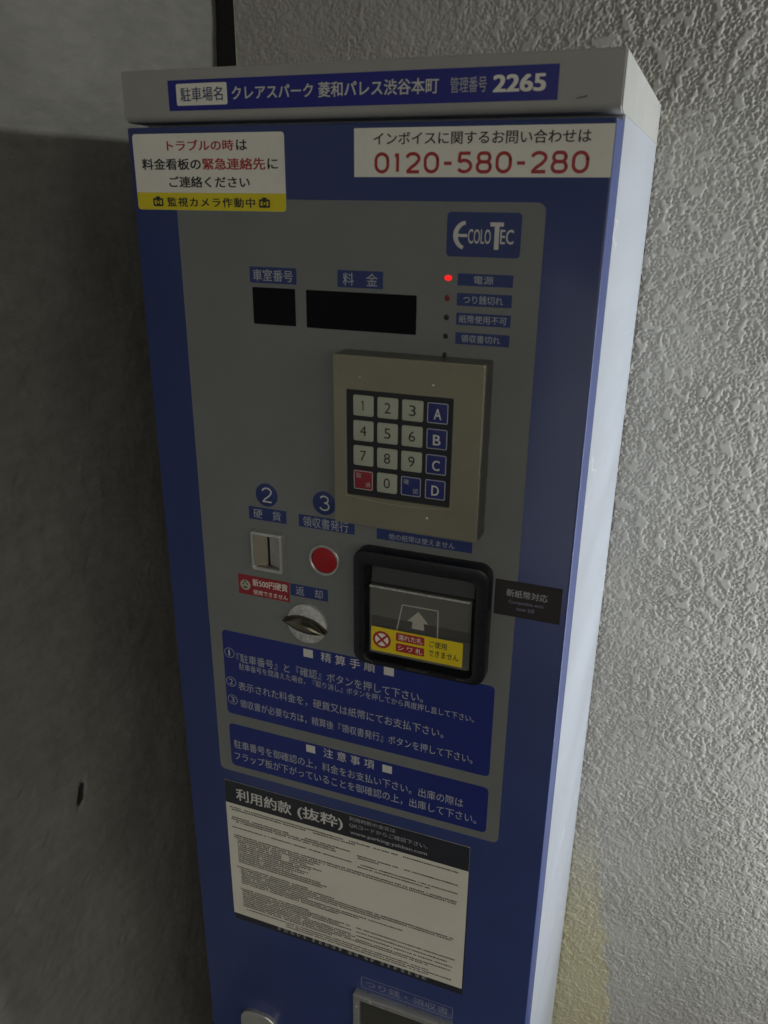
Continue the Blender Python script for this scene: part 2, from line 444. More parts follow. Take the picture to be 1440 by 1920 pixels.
# ------------------------------------------------------------------ stucco wall (y = 0.395)
rng = np.random.default_rng(7)
WY = 0.405
def field(nx, nz, step, lam, bw=0.5):
    """band-limited random field with wavelength lam (m)"""
    w = rng.standard_normal((nz, nx))
    fx = np.fft.rfftfreq(nx, step)[None, :]; fz = np.fft.fftfreq(nz, step)[:, None]
    f = np.sqrt(fx * fx + fz * fz) + 1e-9
    g = np.exp(-0.5 * (np.log(f * lam) / bw) ** 2) / f ** .5
    o = np.fft.irfft2(np.fft.rfft2(w) * g, s=(nz, nx))
    return o / o.std()
def smooth01(a, b_, x):
    t = np.clip((x - a) / (b_ - a), 0, 1); return t * t * (3 - 2 * t)
STEP = 0.00125
FX0, FZ0 = -0.1215, 0.05
NX, NZ = 752, 1360
fine = field(NX, NZ, STEP, 0.0046, 0.3)
fine2 = field(NX, NZ, STEP, 0.0033, 0.22)
mid = field(NX, NZ, STEP, 0.0095, 0.35)
blob = field(NX, NZ, STEP, 0.024, 0.3)
broad = field(NX, NZ, STEP, 0.3, 0.5)
rough = 0.55 * fine + 0.30 * fine2 + 0.34 * mid - .15
isl = smooth01(.74, .86, blob + 0.40 * mid + 0.12 * fine)
h = np.clip(rough, -1.5, 0.85)
h = np.where(rough > 0.85, 0.85 + 0.06 * (rough - .85), h)
h = h * (1 - isl) + isl * (0.92 + 0.03 * mid)
xs_ = FX0 + STEP * np.arange(NX)
low = 0.50 + 0.50 * smooth01(.12, .46, xs_)[None, :]
amp = low * np.clip(0.92 + 0.16 * field(NX, NZ, STEP, 0.12, .5), .55, 1.25) * (0.72 + 0.28 * smooth01(.25, .95, FZ0 + STEP * np.arange(NZ))[:, None])
H = (h * amp * 0.00082 + broad * 0.0004 - 0.0008).astype(np.float32)

def grid_mesh(parts):
    V, F = [], []; off = 0
    for X, Y, Z in parts:
        nz, nx = X.shape
        V.append(np.stack([X, Y, Z], -1).reshape(-1, 3))
        i = (np.arange(nz - 1)[:, None] * nx + np.arange(nx - 1)[None, :]).ravel() + off
        F.append(np.stack([i, i + 1, i + nx + 1, i + nx], -1)); off += nx * nz
    V = np.concatenate(V).astype(np.float32); F = np.concatenate(F).astype(np.int32)
    me = bpy.data.meshes.new('grid')
    me.vertices.add(len(V)); me.vertices.foreach_set('co', V.ravel())
    me.loops.add(F.size); me.loops.foreach_set('vertex_index', F.ravel())
    me.polygons.add(len(F)); me.polygons.foreach_set('loop_start', np.arange(0, F.size, 4, dtype=np.int32))
    me.update(calc_edges=True)
    return me
def stucco_patch(x0, x1, z0, z1):
    i0, i1 = round((x0 - FX0) / STEP), round((x1 - FX0) / STEP)
    j0, j1 = round((z0 - FZ0) / STEP), round((z1 - FZ0) / STEP)
    i1 = min(i1, NX - 1); j1 = min(j1, NZ - 1)
    xs = FX0 + STEP * np.arange(i0, i1 + 1); zs = FZ0 + STEP * np.arange(j0, j1 + 1)
    X, Z = np.meshgrid(xs, zs)
    return X, WY - H[j0:j1 + 1, i0:i1 + 1], Z
a = stucco_patch(0.40, 0.82, 0.05, 1.75)
b_ = stucco_patch(-0.1215, 0.40, 1.44, 1.75)
me = grid_mesh([a, b_])
XE = float(a[0].max()); ZE = float(a[2].max())
stucco = bpy.data.objects.new('stucco_wall', None); COL.objects.link(stucco)
stucco.location = (1.4, WY, 0); WLOC['stucco_wall'] = Vector((1.4, WY, 0))
tag(stucco, 'beige wall with rough pressed stucco finish behind the payment machine', 'wall')
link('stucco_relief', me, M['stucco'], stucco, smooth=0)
for p in me.polygons[:1]: pass
me.shade_smooth()
bm = bmesh.new()
def wq(x0, x1, z0, z1, y=WY + 0.0006):
    bm.faces.new([bm.verts.new(p) for p in ((x0, y, z0), (x1, y, z0), (x1, y, z1), (x0, y, z1))])
wq(-0.1215, 0.3995, 0, 1.4395); wq(0.40, XE, 0, 0.05); wq(XE, 4.5, 0, 3.0); wq(-0.1215, XE, ZE, 3.0)
# edge return into the joint
bm.faces.new([bm.verts.new(p) for p in ((-0.1215, WY, 0), (-0.1215, WY, 3.0), (-0.1215, WY + .08, 3.0), (-0.1215, WY + .08, 0))])
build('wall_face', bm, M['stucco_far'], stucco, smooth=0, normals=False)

# ------------------------------------------------------------------ black joint in the corner
bm = bmesh.new(); box(bm, -0.159, -0.1215, WY + 0.012, WY + 0.06, 0, 3.0)
bmesh.ops.bevel(bm, geom=bm.edges[:], offset=0.002, segments=2, affect='EDGES')
tag(build('corner_joint', bm, M['corner_black']), 'narrow black vertical joint between the grey concrete and the stucco wall', 'joint')

# ------------------------------------------------------------------ concrete side wall (x = -0.154)
cs = 0.0028
ny, nz = int(0.98 / cs), int(1.70 / cs)
ys = WY + 0.02 - cs * np.arange(ny)[::-1]; zs = 0.02 + cs * np.arange(nz)
c1 = field(ny, nz, cs, 0.25, .5); c2 = field(ny, nz, cs, 0.05, .5); c3 = field(ny, nz, cs, 0.014, .35)
Yg, Zg = np.meshgrid(ys, zs)
hh = 0.0012 * c1 + 0.00025 * c2 + 0.00012 * c3
# bug holes and scars
u0 = rng.standard_normal((nz, ny))
for k in range(150):
    py, pz = rng.uniform(-.5, .38), rng.uniform(.4, 1.65)
    ln, wd = rng.uniform(.004, .012), rng.uniform(.0022, .0035); an = R(rng.uniform(35, 60))
    dp = rng.uniform(.0004, .0013)
    dy, dz = Yg - py, Zg - pz
    p_, q_ = dy * math.cos(an) + dz * math.sin(an), -dy * math.sin(an) + dz * math.cos(an)
    hh -= dp * np.exp(-(p_ / ln) ** 2 - (q_ / wd) ** 2)
def scar(py, pz, ln, wd, deg, dp):
    global hh
    an = R(deg); dy, dz = Yg - py, Zg - pz
    p_, q_ = dy * math.cos(an) + dz * math.sin(an), -dy * math.sin(an) + dz * math.cos(an)
    hh = hh - dp * np.exp(-(p_ / ln) ** 4 - (q_ / wd) ** 2)
scar(-0.011, 0.692, 0.019, 0.0046, 68, 0.0035)
scar(-0.14, 0.93, 0.018, 0.002, 15, 0.002)
edge = smooth01(0, .03, Yg - ys[0]) * smooth01(0, .02, Zg - zs[0]) * smooth01(0, .03, zs[-1] - Zg)
me = grid_mesh([(-0.159 + hh * edge, Yg, Zg)])
conc = bpy.data.objects.new('concrete_wall', None); COL.objects.link(conc)
conc.location = (-0.159, -1, 0); WLOC['concrete_wall'] = Vector((-0.159, -1, 0))
tag(conc, 'grey cast concrete side wall left of the payment machine, dark in its shadow', 'wall')
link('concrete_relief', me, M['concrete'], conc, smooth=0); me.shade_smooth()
Y0, Y1, Z0, Z1 = float(ys[0]), float(ys[-1]), float(zs[0]), float(zs[-1])
bm = bmesh.new()
def cq(y0, y1, z0, z1, x=-0.159):
    bm.faces.new([bm.verts.new(p) for p in ((x, y0, z0), (x, y0, z1), (x, y1, z1), (x, y1, z0))])
cq(-5.5, Y0, 0, 3.0); cq(Y0, Y1, 0, Z0); cq(Y0, Y1, Z1, 3.0); cq(Y1, WY + .1, 0, 3.0)
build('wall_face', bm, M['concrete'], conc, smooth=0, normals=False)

# ------------------------------------------------------------------ payment machine
pm = bpy.data.objects.new('parking_payment_machine', None); COL.objects.link(pm)
pm.location = (0.209, 0.2, 0); WLOC[pm.name] = Vector(pm.location)
tag(pm, 'tall blue parking payment machine with grey control panel, keypad and pale grey hood', 'payment machine')

def solid(name, x0, x1, y0, y1, z0, z1, mat, parent, bev=0.0, seg=3):
    bm = bmesh.new(); box(bm, x0 / 1000, x1 / 1000, y0 / 1000, y1 / 1000, z0 / 1000, z1 / 1000)
    if bev: bmesh.ops.bevel(bm, geom=bm.edges[:], offset=bev / 1000, segments=seg, affect='EDGES')
    return build(name, bm, mat, parent)

# cabinet: case with a folded front flange, hood overlapping its top
bm = bmesh.new(); box(bm, 0, .4169, .0297, .402, .003, 1.4561)
bmesh.ops.bevel(bm, geom=[e for e in bm.edges if abs(e.verts[0].co.z - e.verts[1].co.z) > 1], offset=.0011, segments=3, affect='EDGES')
build('cabinet', bm, M['case'], pm)
solid('base_plinth', 6, 411, 34, 396, 0, 3, M['gap_black'], pm)
bm = bmesh.new()
for i, (zz) in enumerate((180, 620, 1060)):
    box(bm, .4180, .4186, .200, .212, zz / 1000, zz / 1000 + .012)
# hood, rounded lower front edge
bm.free()
bm = bmesh.new(); box(bm, -.0046, .4169, .004, .4022, 1.4563, 1.4966)
fe = [e for e in bm.edges if all(abs(v_.co.y - .004) < 1e-6 for v_ in e.verts) and all(abs(v_.co.z - 1.4563) < 1e-6 for v_ in e.verts)]
bmesh.ops.bevel(bm, geom=fe, offset=0.006, segments=6, affect='EDGES', profile=.5)
ed = [e for e in bm.edges if e.calc_face_angle(0) > R(60) and not all(v_.co.z < 1.4565 for v_ in e.verts)]
bmesh.ops.bevel(bm, geom=ed, offset=0.0012, segments=3, affect='EDGES')
hood = build('hood', bm, [M['hood'], M['case']], pm)
for p in hood.data.polygons:
    if abs(p.normal.x) > .7: p.material_index = 0
bm = bmesh.new()
for (x, z, a, w) in ((385.4, 1465.5, 4, 1.2), (388.5, 1466.1, 6, 1.5), (390.8, 1466.7, 3, 1.1)):
    poly(bm, [(x - a / 2, z - w * .25), (x - a / 6, z - w * .5), (x + a / 2, z - w * .1), (x + a / 3, z + w * .5), (x - a / 4, z + w * .3)], 3.9)
build('scuff_mark', bm, M['smudge'], hood, smooth=0)

bm = bmesh.new()
loft(bm, [(rr(-1.2, 416.8, 19, 1453.0, 1.5, 3), 29.3), (rr(-.1, 414.9, 20, 1452.3, 1.5, 3), 1.1), (rr(.15, 414.65, 20.2, 1452.0, 1.5, 3), .35), (rr(.8, 414.0, 20.8, 1451.5, 1.5, 3), 0)])
door = build('door', bm, M['door_blue'], pm, smooth=60)

# name plate on the hood
Y = 4.0
np_ = plate('name_plate', 42.3, 370.8, 1464.8, 1487.9, Y + .1, Y - .35, M['plate_blue'], pm, r=.4)
y = Y - .35
plate('badge', 50.3, 99.2, 1468.6, 1485.1, y, y - .12, M['sticker_white'], np_, r=1.5)
text('駐車場名', 54.4, 95.1, 1471.6, 1482.2, y - .25, M['ink_navy'], np_, bold=.012)
text('クレアスパーク', 103.7, 177.3, 1472.0, 1481.7, y - .15, M['ink_white'], np_, bold=.018)
text('菱和パレス渋谷本町', 181.8, 281.4, 1471.4, 1482.3, y - .15, M['ink_white'], np_, bold=.018)
text('管理番号', 290.4, 318.2, 1471.4, 1481.9, y - .15, M['ink_soft'], np_, bold=.005)
text('2265', 322.9, 361.9, 1470.8, 1482.3, y - .15, M['sticker_white'], np_, bold=.035, res=5)

# phone sticker
ph = plate('phone_sticker', 214, 413.9, 1413.1, 1448.5, .1, -.3, M['sticker_white'], pm, r=.4)
text('インボイスに関するお問い合わせは', 230.3, 398, 1436.2, 1445.4, -.45, M['ink_black'], ph, bold=.014)
ITEMS = []; xx = 231.4
for ch in '0120-580-280':
    ww = 12.6 if ch not in '-1' else (8.6 if ch == '-' else 8.0)
    ITEMS.append((ch, xx, xx + ww)); xx += ww + 2.72
sc_ = (398 - 231.4) / (xx - 2.72 - 231.4)
numerals([(c, 231.4 + (a - 231.4) * sc_, 231.4 + (b - 231.4) * sc_) for c, a, b in ITEMS], 1415.7, 1431.1, 2.45, -.45, M['ink_red'], ph)

# trouble sticker with yellow foot
ts = plate('trouble_sticker', 4.5, 152.2, 1386, 1447.2, .1, -.45, M['sticker_white'], pm, r=3)
bm = bmesh.new()
pts = [(4.5 + .1, 1400.2), (152.1, 1400.2)] + [(p[0] * 1000, p[1] * 1000) for p in rr(4.6, 152.1, 1386.1, 1447, 3)[21:28]][::-1] + [(p[0] * 1000, p[1] * 1000) for p in rr(4.6, 152.1, 1386.1, 1447, 3)[14:21]][::-1]
poly(bm, pts, -.55); build('yellow_band', bm, M['yellow'], ts, smooth=0)
text('トラブルの時', 39.4, 105.2, 1433.4, 1442.0, -.6, M['ink_red'], ts, bold=.022)
text('は', 107.5, 117.9, 1433.6, 1441.7, -.6, M['ink_black'], ts, bold=.022)
text('料金看板の', 12.4, 72.3, 1418.5, 1427.7, -.6, M['ink_black'], ts, bold=.022)
text('緊急連絡先', 73.8, 134.2, 1418.5, 1427.7, -.6, M['ink_red'], ts, bold=.022)
text('に', 136.2, 146, 1419.0, 1427.2, -.6, M['ink_black'], ts, bold=.022)
text('ご連絡ください', 39.1, 119, 1404.4, 1413.4, -.6, M['ink_black'], ts, bold=.022)
text('監視カメラ作動中', 35.5, 123, 1388.7, 1396.5, -.65, M['ink_black'], ts, bold=.024, spacing=1.18)
for cx in (26.0, 132.0):
    bm = bmesh.new()
    outline_rr(bm, cx - 5.2, cx + 5.2, 1388.9, 1395.6, 1, 1.6, -.65)
    quad(bm, cx - 2.2, cx + 2.2, 1395.6, 1397.0, -.65)
    a_ = [(( cx + 2.1 * math.cos(t)) / 1000, (1392.2 + 2.1 * math.sin(t)) / 1000) for t in (2 * math.pi * i / 16 for i in range(16))]
    c_ = [(( cx + 1.0 * math.cos(t)) / 1000, (1392.2 + 1.0 * math.sin(t)) / 1000) for t in (2 * math.pi * i / 16 for i in range(16))]
    loft(bm, [(a_, -.66), (c_, -.66)], False, False)
    build('camera_pictogram', bm, M['ink_black'], ts, smooth=0)

# grey control panel overlay
panel = plate('control_panel', 44.6, 369.5, 784.4, 1395.6, .1, -.3, M['panel_grey'], pm, r=6.5)
PY = -.3
def label(x0, x1, z0, z1, s, tx0, tx1, tz0, tz1, name='function_label', mat='label_blue', ink='ink_soft', r=.8, bold=.0, yb=PY, sp=1.0, parent=None):
    o = plate(name, x0, x1, z0, z1, yb + .02, yb - .12, M[mat], parent or pm, r=r)
    if s: text(s, tx0, tx1, tz0, tz1, yb - .25, M[ink], o, bold=bold, spacing=sp)
    return o
# logo
lg = plate('logo_badge', 292.8, 352, 1355, 1388.2, PY + .02, PY - .15, M['label_blue'], pm, r=3.2)
ly = PY - .3
cxE, czE = 309.2, 1370.9
arc = [(cxE + 9.2 * math.cos(R(a)), czE + 9.6 * math.sin(R(a))) for a in range(98, 263, 11)]
build('lettering', stroke(arc, [2.6 + 1.2 * math.sin(math.pi * i / (len(arc) - 1)) for i in range(len(arc))], ly), M['ink_white'], lg, smooth=0)
bm = stroke([(301.0, 1370.9), (309.6, 1370.9)], 2.2, ly - .01); build('lettering', bm, M['ink_white'], lg, smooth=0)
text('COLO', 310.2, 328.4, 1365.0, 1375.8, ly, M['ink_white'], lg, bold=.01)
bm = bmesh.new(); quad(bm, 327.6, 338.2, 1378.0, 1381.0, ly); quad(bm, 331.2, 334.9, 1361, 1378.0, ly)
build('lettering', bm, M['ink_white'], lg, smooth=0)
text('EC', 335.8, 346.4, 1365.2, 1375.9, ly, M['ink_white'], lg, bold=.01)

label(114.3, 159.8, 1327.2, 1340.8, '車室番号', 117.4, 156.4, 1329.0, 1338.8, bold=.008)
label(198.3, 239.4, 1327.0, 1341.0, '料　金', 203.2, 234.6, 1328.7, 1339.2, bold=.004)
def display(x0, x1, z0, z1):
    bm = bmesh.new()
    loft(bm, [(rr(x0 - .6, x1 + .6, z0 - .6, z1 + .6, .8), PY - .02), (rr(x0 - .6, x1 + .6, z0 - .6, z1 + .6, .8), PY - .2), (rr(x0, x1, z0, z1, .5), PY - .2), (rr(x0, x1, z0, z1, .5), PY - .03)], False, True)
    return build('display_window', bm, M['black_glossy'], pm, smooth=20)
display(116.9, 157.5, 1292.3, 1322.9)
display(169.2, 268.5, 1292.0, 1322.8)
for (zt, zb, s, a0, a1) in ((1342.3, 1332.9, '電源', 316.5, 332.5), (1327.2, 1317.2, 'つり銭切れ', 308.5, 341), (1311.6, 1302.0, '紙幣使用不可', 305.5, 345), (1296.0, 1286.5, '領収書切れ', 308, 340.5)):
    label(303.2, 348.1, zb, zt, s, a0, a1, zb + 1.7, zt - 1.6, bold=.004, ink='ink_soft')
for i, zz in enumerate((1338.4, 1322.7, 1307.3, 1292.1, 1277.0)):
    o = disc('indicator_lamp', 295.4 - .2 * i, zz, (3.0, 2.2, 2.3, 2.2, 2.0)[i], PY + .02, PY - (1.0, .5, .3, .3, .3)[i],
             M[('led_on', 'led_dim', 'led_off', 'led_off', 'led_off')[i]], pm, edge=.2, rz=(2.1, 2.5, 2.3, 2.2, 2.0)[i])
    if i == 0: tag(o, 'lit indicator lamp glowing bright red')

# keypad box
YK = -25.0
kb = bmesh.new()
loft(kb, [(rr(204.2, 336.2, 1122.5, 1275.4, 1.5), PY + .02), (rr(204.2, 336.2, 1122.5, 1275.4, 1.5), YK + 3.0)], False, True)
keybox = build('keypad_housing', kb, M['steel_dark'], pm)
bm = bmesh.new()
O = lambda e: rr(203.8 + e, 335.6 - e, 1123.2 + e, 1275.4 - e, 1.4)
I = lambda e: rr(216.0 - e, 310.6 + e, 1151.6 - e, 1246.2 + e, 1.2)
loft(bm, [(O(0), YK + 3.2), (O(0), YK + .7), (O(.2), YK + .2), (O(.8), YK), (I(.5), YK), (I(0), YK + .5), (I(0), YK + 2.6)], False, False)
face = build('face_plate', bm, M['brass_plate'], keybox, smooth=12)
kp = plate('key_membrane', 215.5, 311.0, 1151.0, 1246.8, YK + 2.9, YK + 1.4, M['keypad_black'], pm, r=.8)
# dried glue marks on the plate
def blob_mark(cx, cz, rx, rz, name='glue_mark'):
    bm = bmesh.new()
    pts = [(cx + rx * math.cos(t) * random.uniform(.6, 1.1), cz + rz * math.sin(t) * random.uniform(.6, 1.1)) for t in (2 * math.pi * i / 11 for i in range(11))]
    a_ = [(p[0] / 1000, p[1] / 1000) for p in pts]
    c_ = [((cx + (p[0] - cx) * .5) / 1000, (cz + (p[1] - cz) * .5) / 1000) for p in pts]
    loft(bm, [(a_, YK + .02), (c_, YK - .25)], False, True)
    build(name, bm, M['steel'], keybox)
blob_mark(291, 1139, 1.5, 1.5); blob_mark(293, 1256, 1.2, 1.2); blob_mark(228.5, 1257.5, .8, .9)
# drawn lip of the plate under the membrane
lip = [(214 + 98 * i / 14, 1150.2 - 2.8 * math.sin(math.pi * min(1, max(0, (i - 1) / 12.5))) ** .8) for i in range(15)]
bm = stroke(lip, .7, YK - .12); build('plate_crease', bm, M['brass'], keybox, smooth=0)

XC = [231.4, 253.5, 275.6, 297.5]; ZC = [1233.0, 1210.9, 1188.6, 1166.2]
keys = [['1', '2', '3', 'A'], ['4', '5', '6', 'B'], ['7', '8', '9', 'C'], ['取消', '0', '確認', 'D']]
for r_ in range(4):
    for c in range(4):
        k = keys[r_][c]; x, z = XC[c], ZC[r_]
        hw = 9.3
        mat = 'key_blue' if (c == 3 or k == '確認') else ('key_red' if k == '取消' else 'key_white')
        ko = plate('key', x - hw, x + hw, z - hw + .2, z + hw - .4, YK + 1.5, YK + .6, M[mat], pm, r=1.7, edge=.45)
        yk = YK + .6 - .12
        if mat != 'key_white':
            bm = bmesh.new(); outline_rr(bm, x - hw + .35, x + hw - .35, z - hw + .55, z + hw - .75, 1.5, .7, YK + .6 - .08)
            build('key_border', bm, M['ink_soft'], ko, smooth=0)
        if k == '1':
            numerals([('1', x - 2.9, x + 2.2)], z - 4.6, z + 4.6, .95, yk, M['ink_black'], ko)
        elif len(k) == 1:
            w = 2.1 if k == '1' else (3.3 if mat == 'key_blue' else 2.9)
            if k == '1': xo = -.4
            else: xo = 0
            text(k, x - (1.5 if k == '1' else w), x + (.4 if k == '1' else w), z - 4.6 if mat == 'key_white' else z - 5.4, z + 4.6 if mat == 'key_white' else z + 3.6, yk, M['ink_black' if mat == 'key_white' else 'ink_white'], ko, bold=.0 if mat == 'key_white' else .012, res=5)
        else:
            text(k[0], x - 6.6, x - 1.9, z + 1.6, z + 6.2, yk, M['ink_soft'], ko)
            text(k[1], x + 1.9, x + 6.6, z - 6.2, z - 1.6, yk, M['ink_soft'], ko)

# numbered circles and small labels
for (cx, cz, s) in ((120.8, 1128.8, '2'), (181.9, 1129.0, '3')):
    o = disc('number_badge', cx, cz, 11.9, PY + .02, PY - .12, M['label_blue'], pm, edge=.03, n=10)
    numerals([(s, cx - 5.2, cx + 5.8)], cz - 7.6, cz + 7.8, 1.45, PY - .2, M['ink_white'], o)
label(100.3, 141.3, 1101.6, 1115.0, '硬　貨', 105.3, 135.6, 1103.4, 1113.0, r=.4)
label(154.6, 212.8, 1101.6, 1114.4, '領収書発行', 159.2, 206.6, 1102.6, 1113.2, r=.4)
label(143, 184, 1025.2, 1038.3, '返　却', 148.8, 178.4, 1026.9, 1036.7, r=.4)
label(235.1, 326.6, 1101.4, 1111.8, '他の紙幣は使えません', 247, 310.5, 1102.9, 1109.0, r=.4)
rl = plate('coin_warning_sticker', 83.5, 141.9, 1016.4, 1038.7, PY + .02, PY - .3, M['red_label'], pm, r=.4)
o = disc('warning_face', 91.5, 1027.1, 5.8, PY - .28, PY - .42, M['key_white'], rl, edge=.03)
bm = bmesh.new()
quad(bm, 88.8, 90.2, 1027.4, 1029.4, PY - .5); quad(bm, 92.8, 94.2, 1027.4, 1029.4, PY - .5)
poly(bm, [(88.6, 1023.8), (94.4, 1023.8), (93, 1025.6), (90, 1025.6)], PY - .5); quad(bm, 90.2, 92.8, 1030.2, 1031.7, PY - .5)
build('warning_print', bm, M['ink_black'], rl, smooth=0)
text('新500円硬貨', 100.2, 139.8, 1027.6, 1035.9, PY - .42, M['sticker_white'], rl, bold=.012)
text('使用できません', 100.4, 139.6, 1018.2, 1023.8, PY - .42, M['sticker_white'], rl, bold=.004)

# coin slot
bm = bmesh.new()
CO = lambda e, r=2.5: rr(105.0 + e, 138.8 - e, 1050.6 + e, 1091.2 - e, r)
CI = lambda e: rr(107.6 + e, 136.0 - e, 1053.6 + e, 1088.4 - e, 1.4)
loft(bm, [(CO(-.6, 3), PY + .02), (CO(-.6, 3), -7.4), (CO(-.2), -8.2), (CO(.6), -8.6), (CI(-.5), -8.6), (CI(0), -8.0), (CI(0), -5.0)], False, False)
coin = build('coin_slot', bm, M['steel'], pm)
bm = bmesh.new()
def yq(pts): bm.faces.new([bm.verts.new((x / 1000, yy / 1000, z / 1000)) for x, yy, z in pts])
z0, z1 = 1053.6, 1088.4
yq([(107.6, -6.2, z0), (119.8, -1.4, z0 + 2), (119.8, -1.4, z1), (107.6, -6.2, z1)])
build('slot_cheek', bm, M['brass'], coin)
bm = bmesh.new(); yq([(122.4, -1.4, z0 + 2), (136, -6.2, z0), (136, -6.2, z1), (122.4, -1.4, z1)])
build('slot_cheek', bm, M['steel'], coin)
solid('slot_opening', 107.8, 135.8, -1.1, -.4, z0, z1, M['gap_black'], coin)
solid('slot_sill', 108, 135.8, -5.5, -1, z0, z0 + 1.5, M['steel_dark'], coin, .3)

# receipt button
ringpart('button_bezel', 182.0, 1071.0, 16.2, 13.4, PY + .02, -4.2, M['steel'], pm)
bt = disc('receipt_button', 182.0, 1071.0, 13.2, PY, -3.0, M['button_red'], pm, edge=.6)

# return knob: scuffed disc with a waisted bar across it
kn = disc('return_knob', 161.5, 997.5, 21.8, PY + .02, -4.5, M['scuffed'], pm, edge=1.2, n=12)
bm = bmesh.new()
secs = []
for i in range(17):
    t = -1 + 2 * i / 16
    xx = t * 23.5
    hw = 8.2 * (1 - abs(t) ** 2.4) + 1.1          # half width at the foot
    top = 14.0 - 3.0 * t * t                        # how far it stands out
    ring = []
    for j in range(12):
        a = math.pi * j / 11
        zz = hw * math.cos(a) * (0.55 + .45 * (1 - math.sin(a)))
        yy = -4.3 - (top - 4.0) * math.sin(a) ** .7
        ring.append((xx, yy, zz))
    secs.append(ring)
ang = R(-9)
vs = [[bm.verts.new(((161.0 + x * math.cos(ang) - z * math.sin(ang)) / 1000, yy / 1000, (996.8 + x * math.sin(ang) + z * math.cos(ang)) / 1000)) for x, yy, z in ring] for ring in secs]
for a_, c_ in zip(vs, vs[1:]):
    for j in range(11): bm.faces.new((a_[j], a_[j + 1], c_[j + 1], c_[j]))
    bm.faces.new((a_[11], a_[0], c_[0], c_[11]))
bm.faces.new(vs[0]); bm.faces.new(vs[-1])
build('knob_grip', bm, paint('polished_dark_nickel', (.20, .18, .14), .14, metal=1.0, var=.05), kn, smooth=60)

# banknote acceptor
bm = bmesh.new()
BO = lambda e, r=12: rr(216.5 + e, 347.6 - e, 973.5 + e, 1094.2 - e, max(r - e, 1), 8)
BI = lambda e, r=7: rr(230.0 + e, 333.5 - e, 981.0 + e, 1077.5 - e, r, 8)
loft(bm, [(BO(0), PY + .02), (BO(0), -12.5), (BO(1.0), -14.6), (BO(3.2), -15.4), (BI(-4.5, 9), -15.4), (BI(-2.5, 8), -14.4), (BI(0), -7.5), (BI(1, 6), -1.2)], False, True)
bz = build('banknote_acceptor', bm, M['black_plastic'], pm, smooth=30)
# sloping entry plate behind the flap
bm = bmesh.new()
bm.faces.new([bm.verts.new(p) for p in ((.2315, -.0020, 1.076), (.3320, -.0020, 1.076), (.3320, -.0045, 1.0585), (.2315, -.0045, 1.0585))])
build('upper_lip', bm, paint('acceptor_grey', (.045, .047, .05), .4), bz, smooth=0)
bm = bmesh.new(); box(bm, .2315, .3305, -.0056, -.0020, .9835, 1.0565)
build('note_guide', bm, paint('guide_grey', (.15, .15, .135), .35), bz)
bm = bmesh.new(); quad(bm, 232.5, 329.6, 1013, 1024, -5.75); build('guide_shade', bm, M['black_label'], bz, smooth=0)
tr = bmesh.new()
for a_, c_ in (((263.8, 1040.6), (298.9, 1040.8)), ((263.8, 1040.6), (258.0, 1010)), ((298.9, 1040.8), (299.2, 1010))):
    d = Vector((c_[0] - a_[0], c_[1] - a_[1])).normalized() * .6
    poly(tr, [(a_[0] - d.y, a_[1] + d.x), (c_[0] - d.y, c_[1] + d.x), (c_[0] + d.y, c_[1] - d.x), (a_[0] + d.y, a_[1] - d.x)], -5.9)
build('note_outline', tr, M['sticker_white'], bz, smooth=0)
bm = bmesh.new()
poly(bm, [(279.8, 1036.2), (269.2, 1024.6), (274.2, 1024.6), (273.6, 1017.3), (286.0, 1017.3), (285.4, 1024.6), (290.2, 1024.6)], -6.0)
build('insert_arrow', bm, M['sticker_white'], bz, smooth=0)
bm = bmesh.new(); box(bm, .2318, .3298, -.0102, -.0088, .9850, 1.0562)
bmesh.ops.bevel(bm, geom=bm.edges[:], offset=.0004, segments=2, affect='EDGES')
flap = build('clear_flap', bm, M['flap_clear'], bz)
solid('flap_hinge', 231.8, 329.8, -10.6, -8.4, 1055.6, 1057.4, M['scuffed'], bz, .5)
for a0, a1, zt in ((238, 271, 980.8), (294, 321, 980.8)):
    solid('flap_catch', a0, a1, -17.0, -13, zt - 4.5, zt, M['black_plastic'], bz, .8)
nw = plate('note_warning_sticker', 233.9, 325.2, 988.2, 1014.2, -10.25, -10.5, M['yellow_bright'], pm, r=.5)
sy = -10.6
ringb = bmesh.new()
el = lambda r: [((244.9 + r * math.cos(t)) / 1000, (1001.2 + r * math.sin(t)) / 1000) for t in (2 * math.pi * i / 32 for i in range(32))]
loft(ringb, [(el(9.3), sy), (el(6.9), sy)], False, False)
for sgn in (1, -1):
    poly(ringb, [(244.9 - 4.9 - .8 * sgn, 1001.2 - 4.9 * sgn + .8), (244.9 - 4.9 + .8 * sgn, 1001.2 - 4.9 * sgn - .8), (244.9 + 4.9 + .8 * sgn, 1001.2 + 4.9 * sgn - .8), (244.9 + 4.9 - .8 * sgn, 1001.2 + 4.9 * sgn + .8)], sy - .06 - .02 * sgn)
build('prohibition_sign', ringb, M['ink_red'], nw, smooth=0)
bm = bmesh.new(); poly(bm, [(p[0] * 1000, p[1] * 1000) for p in el(6.9)], sy + .03); build('sign_ground', bm, M['sticker_white'], nw, smooth=0)
for (za, zb, s) in ((1003.3, 1012.3, '濡れた札'), (991.8, 1000.8, 'シ ワ 札')):
    bm = bmesh.new(); poly(bm, [(p[0] * 1000, p[1] * 1000) for p in rr(259.3, 287.8, za, zb, 1.2)], sy); build('red_tab', bm, M['ink_red'], nw, smooth=0)
    text(s, 261.4, 285.9, za + 1.5, zb - 1.5, sy - .12, M['sticker_white'], nw, bold=.004)
text('ご使用', 292.5, 309.8, 1003.7, 1010.7, sy - .1, M['ink_black'], nw, bold=.012)
text('できません', 292.0, 321.6, 994.0, 1000.9, sy - .1, M['ink_black'], nw, bold=.012)

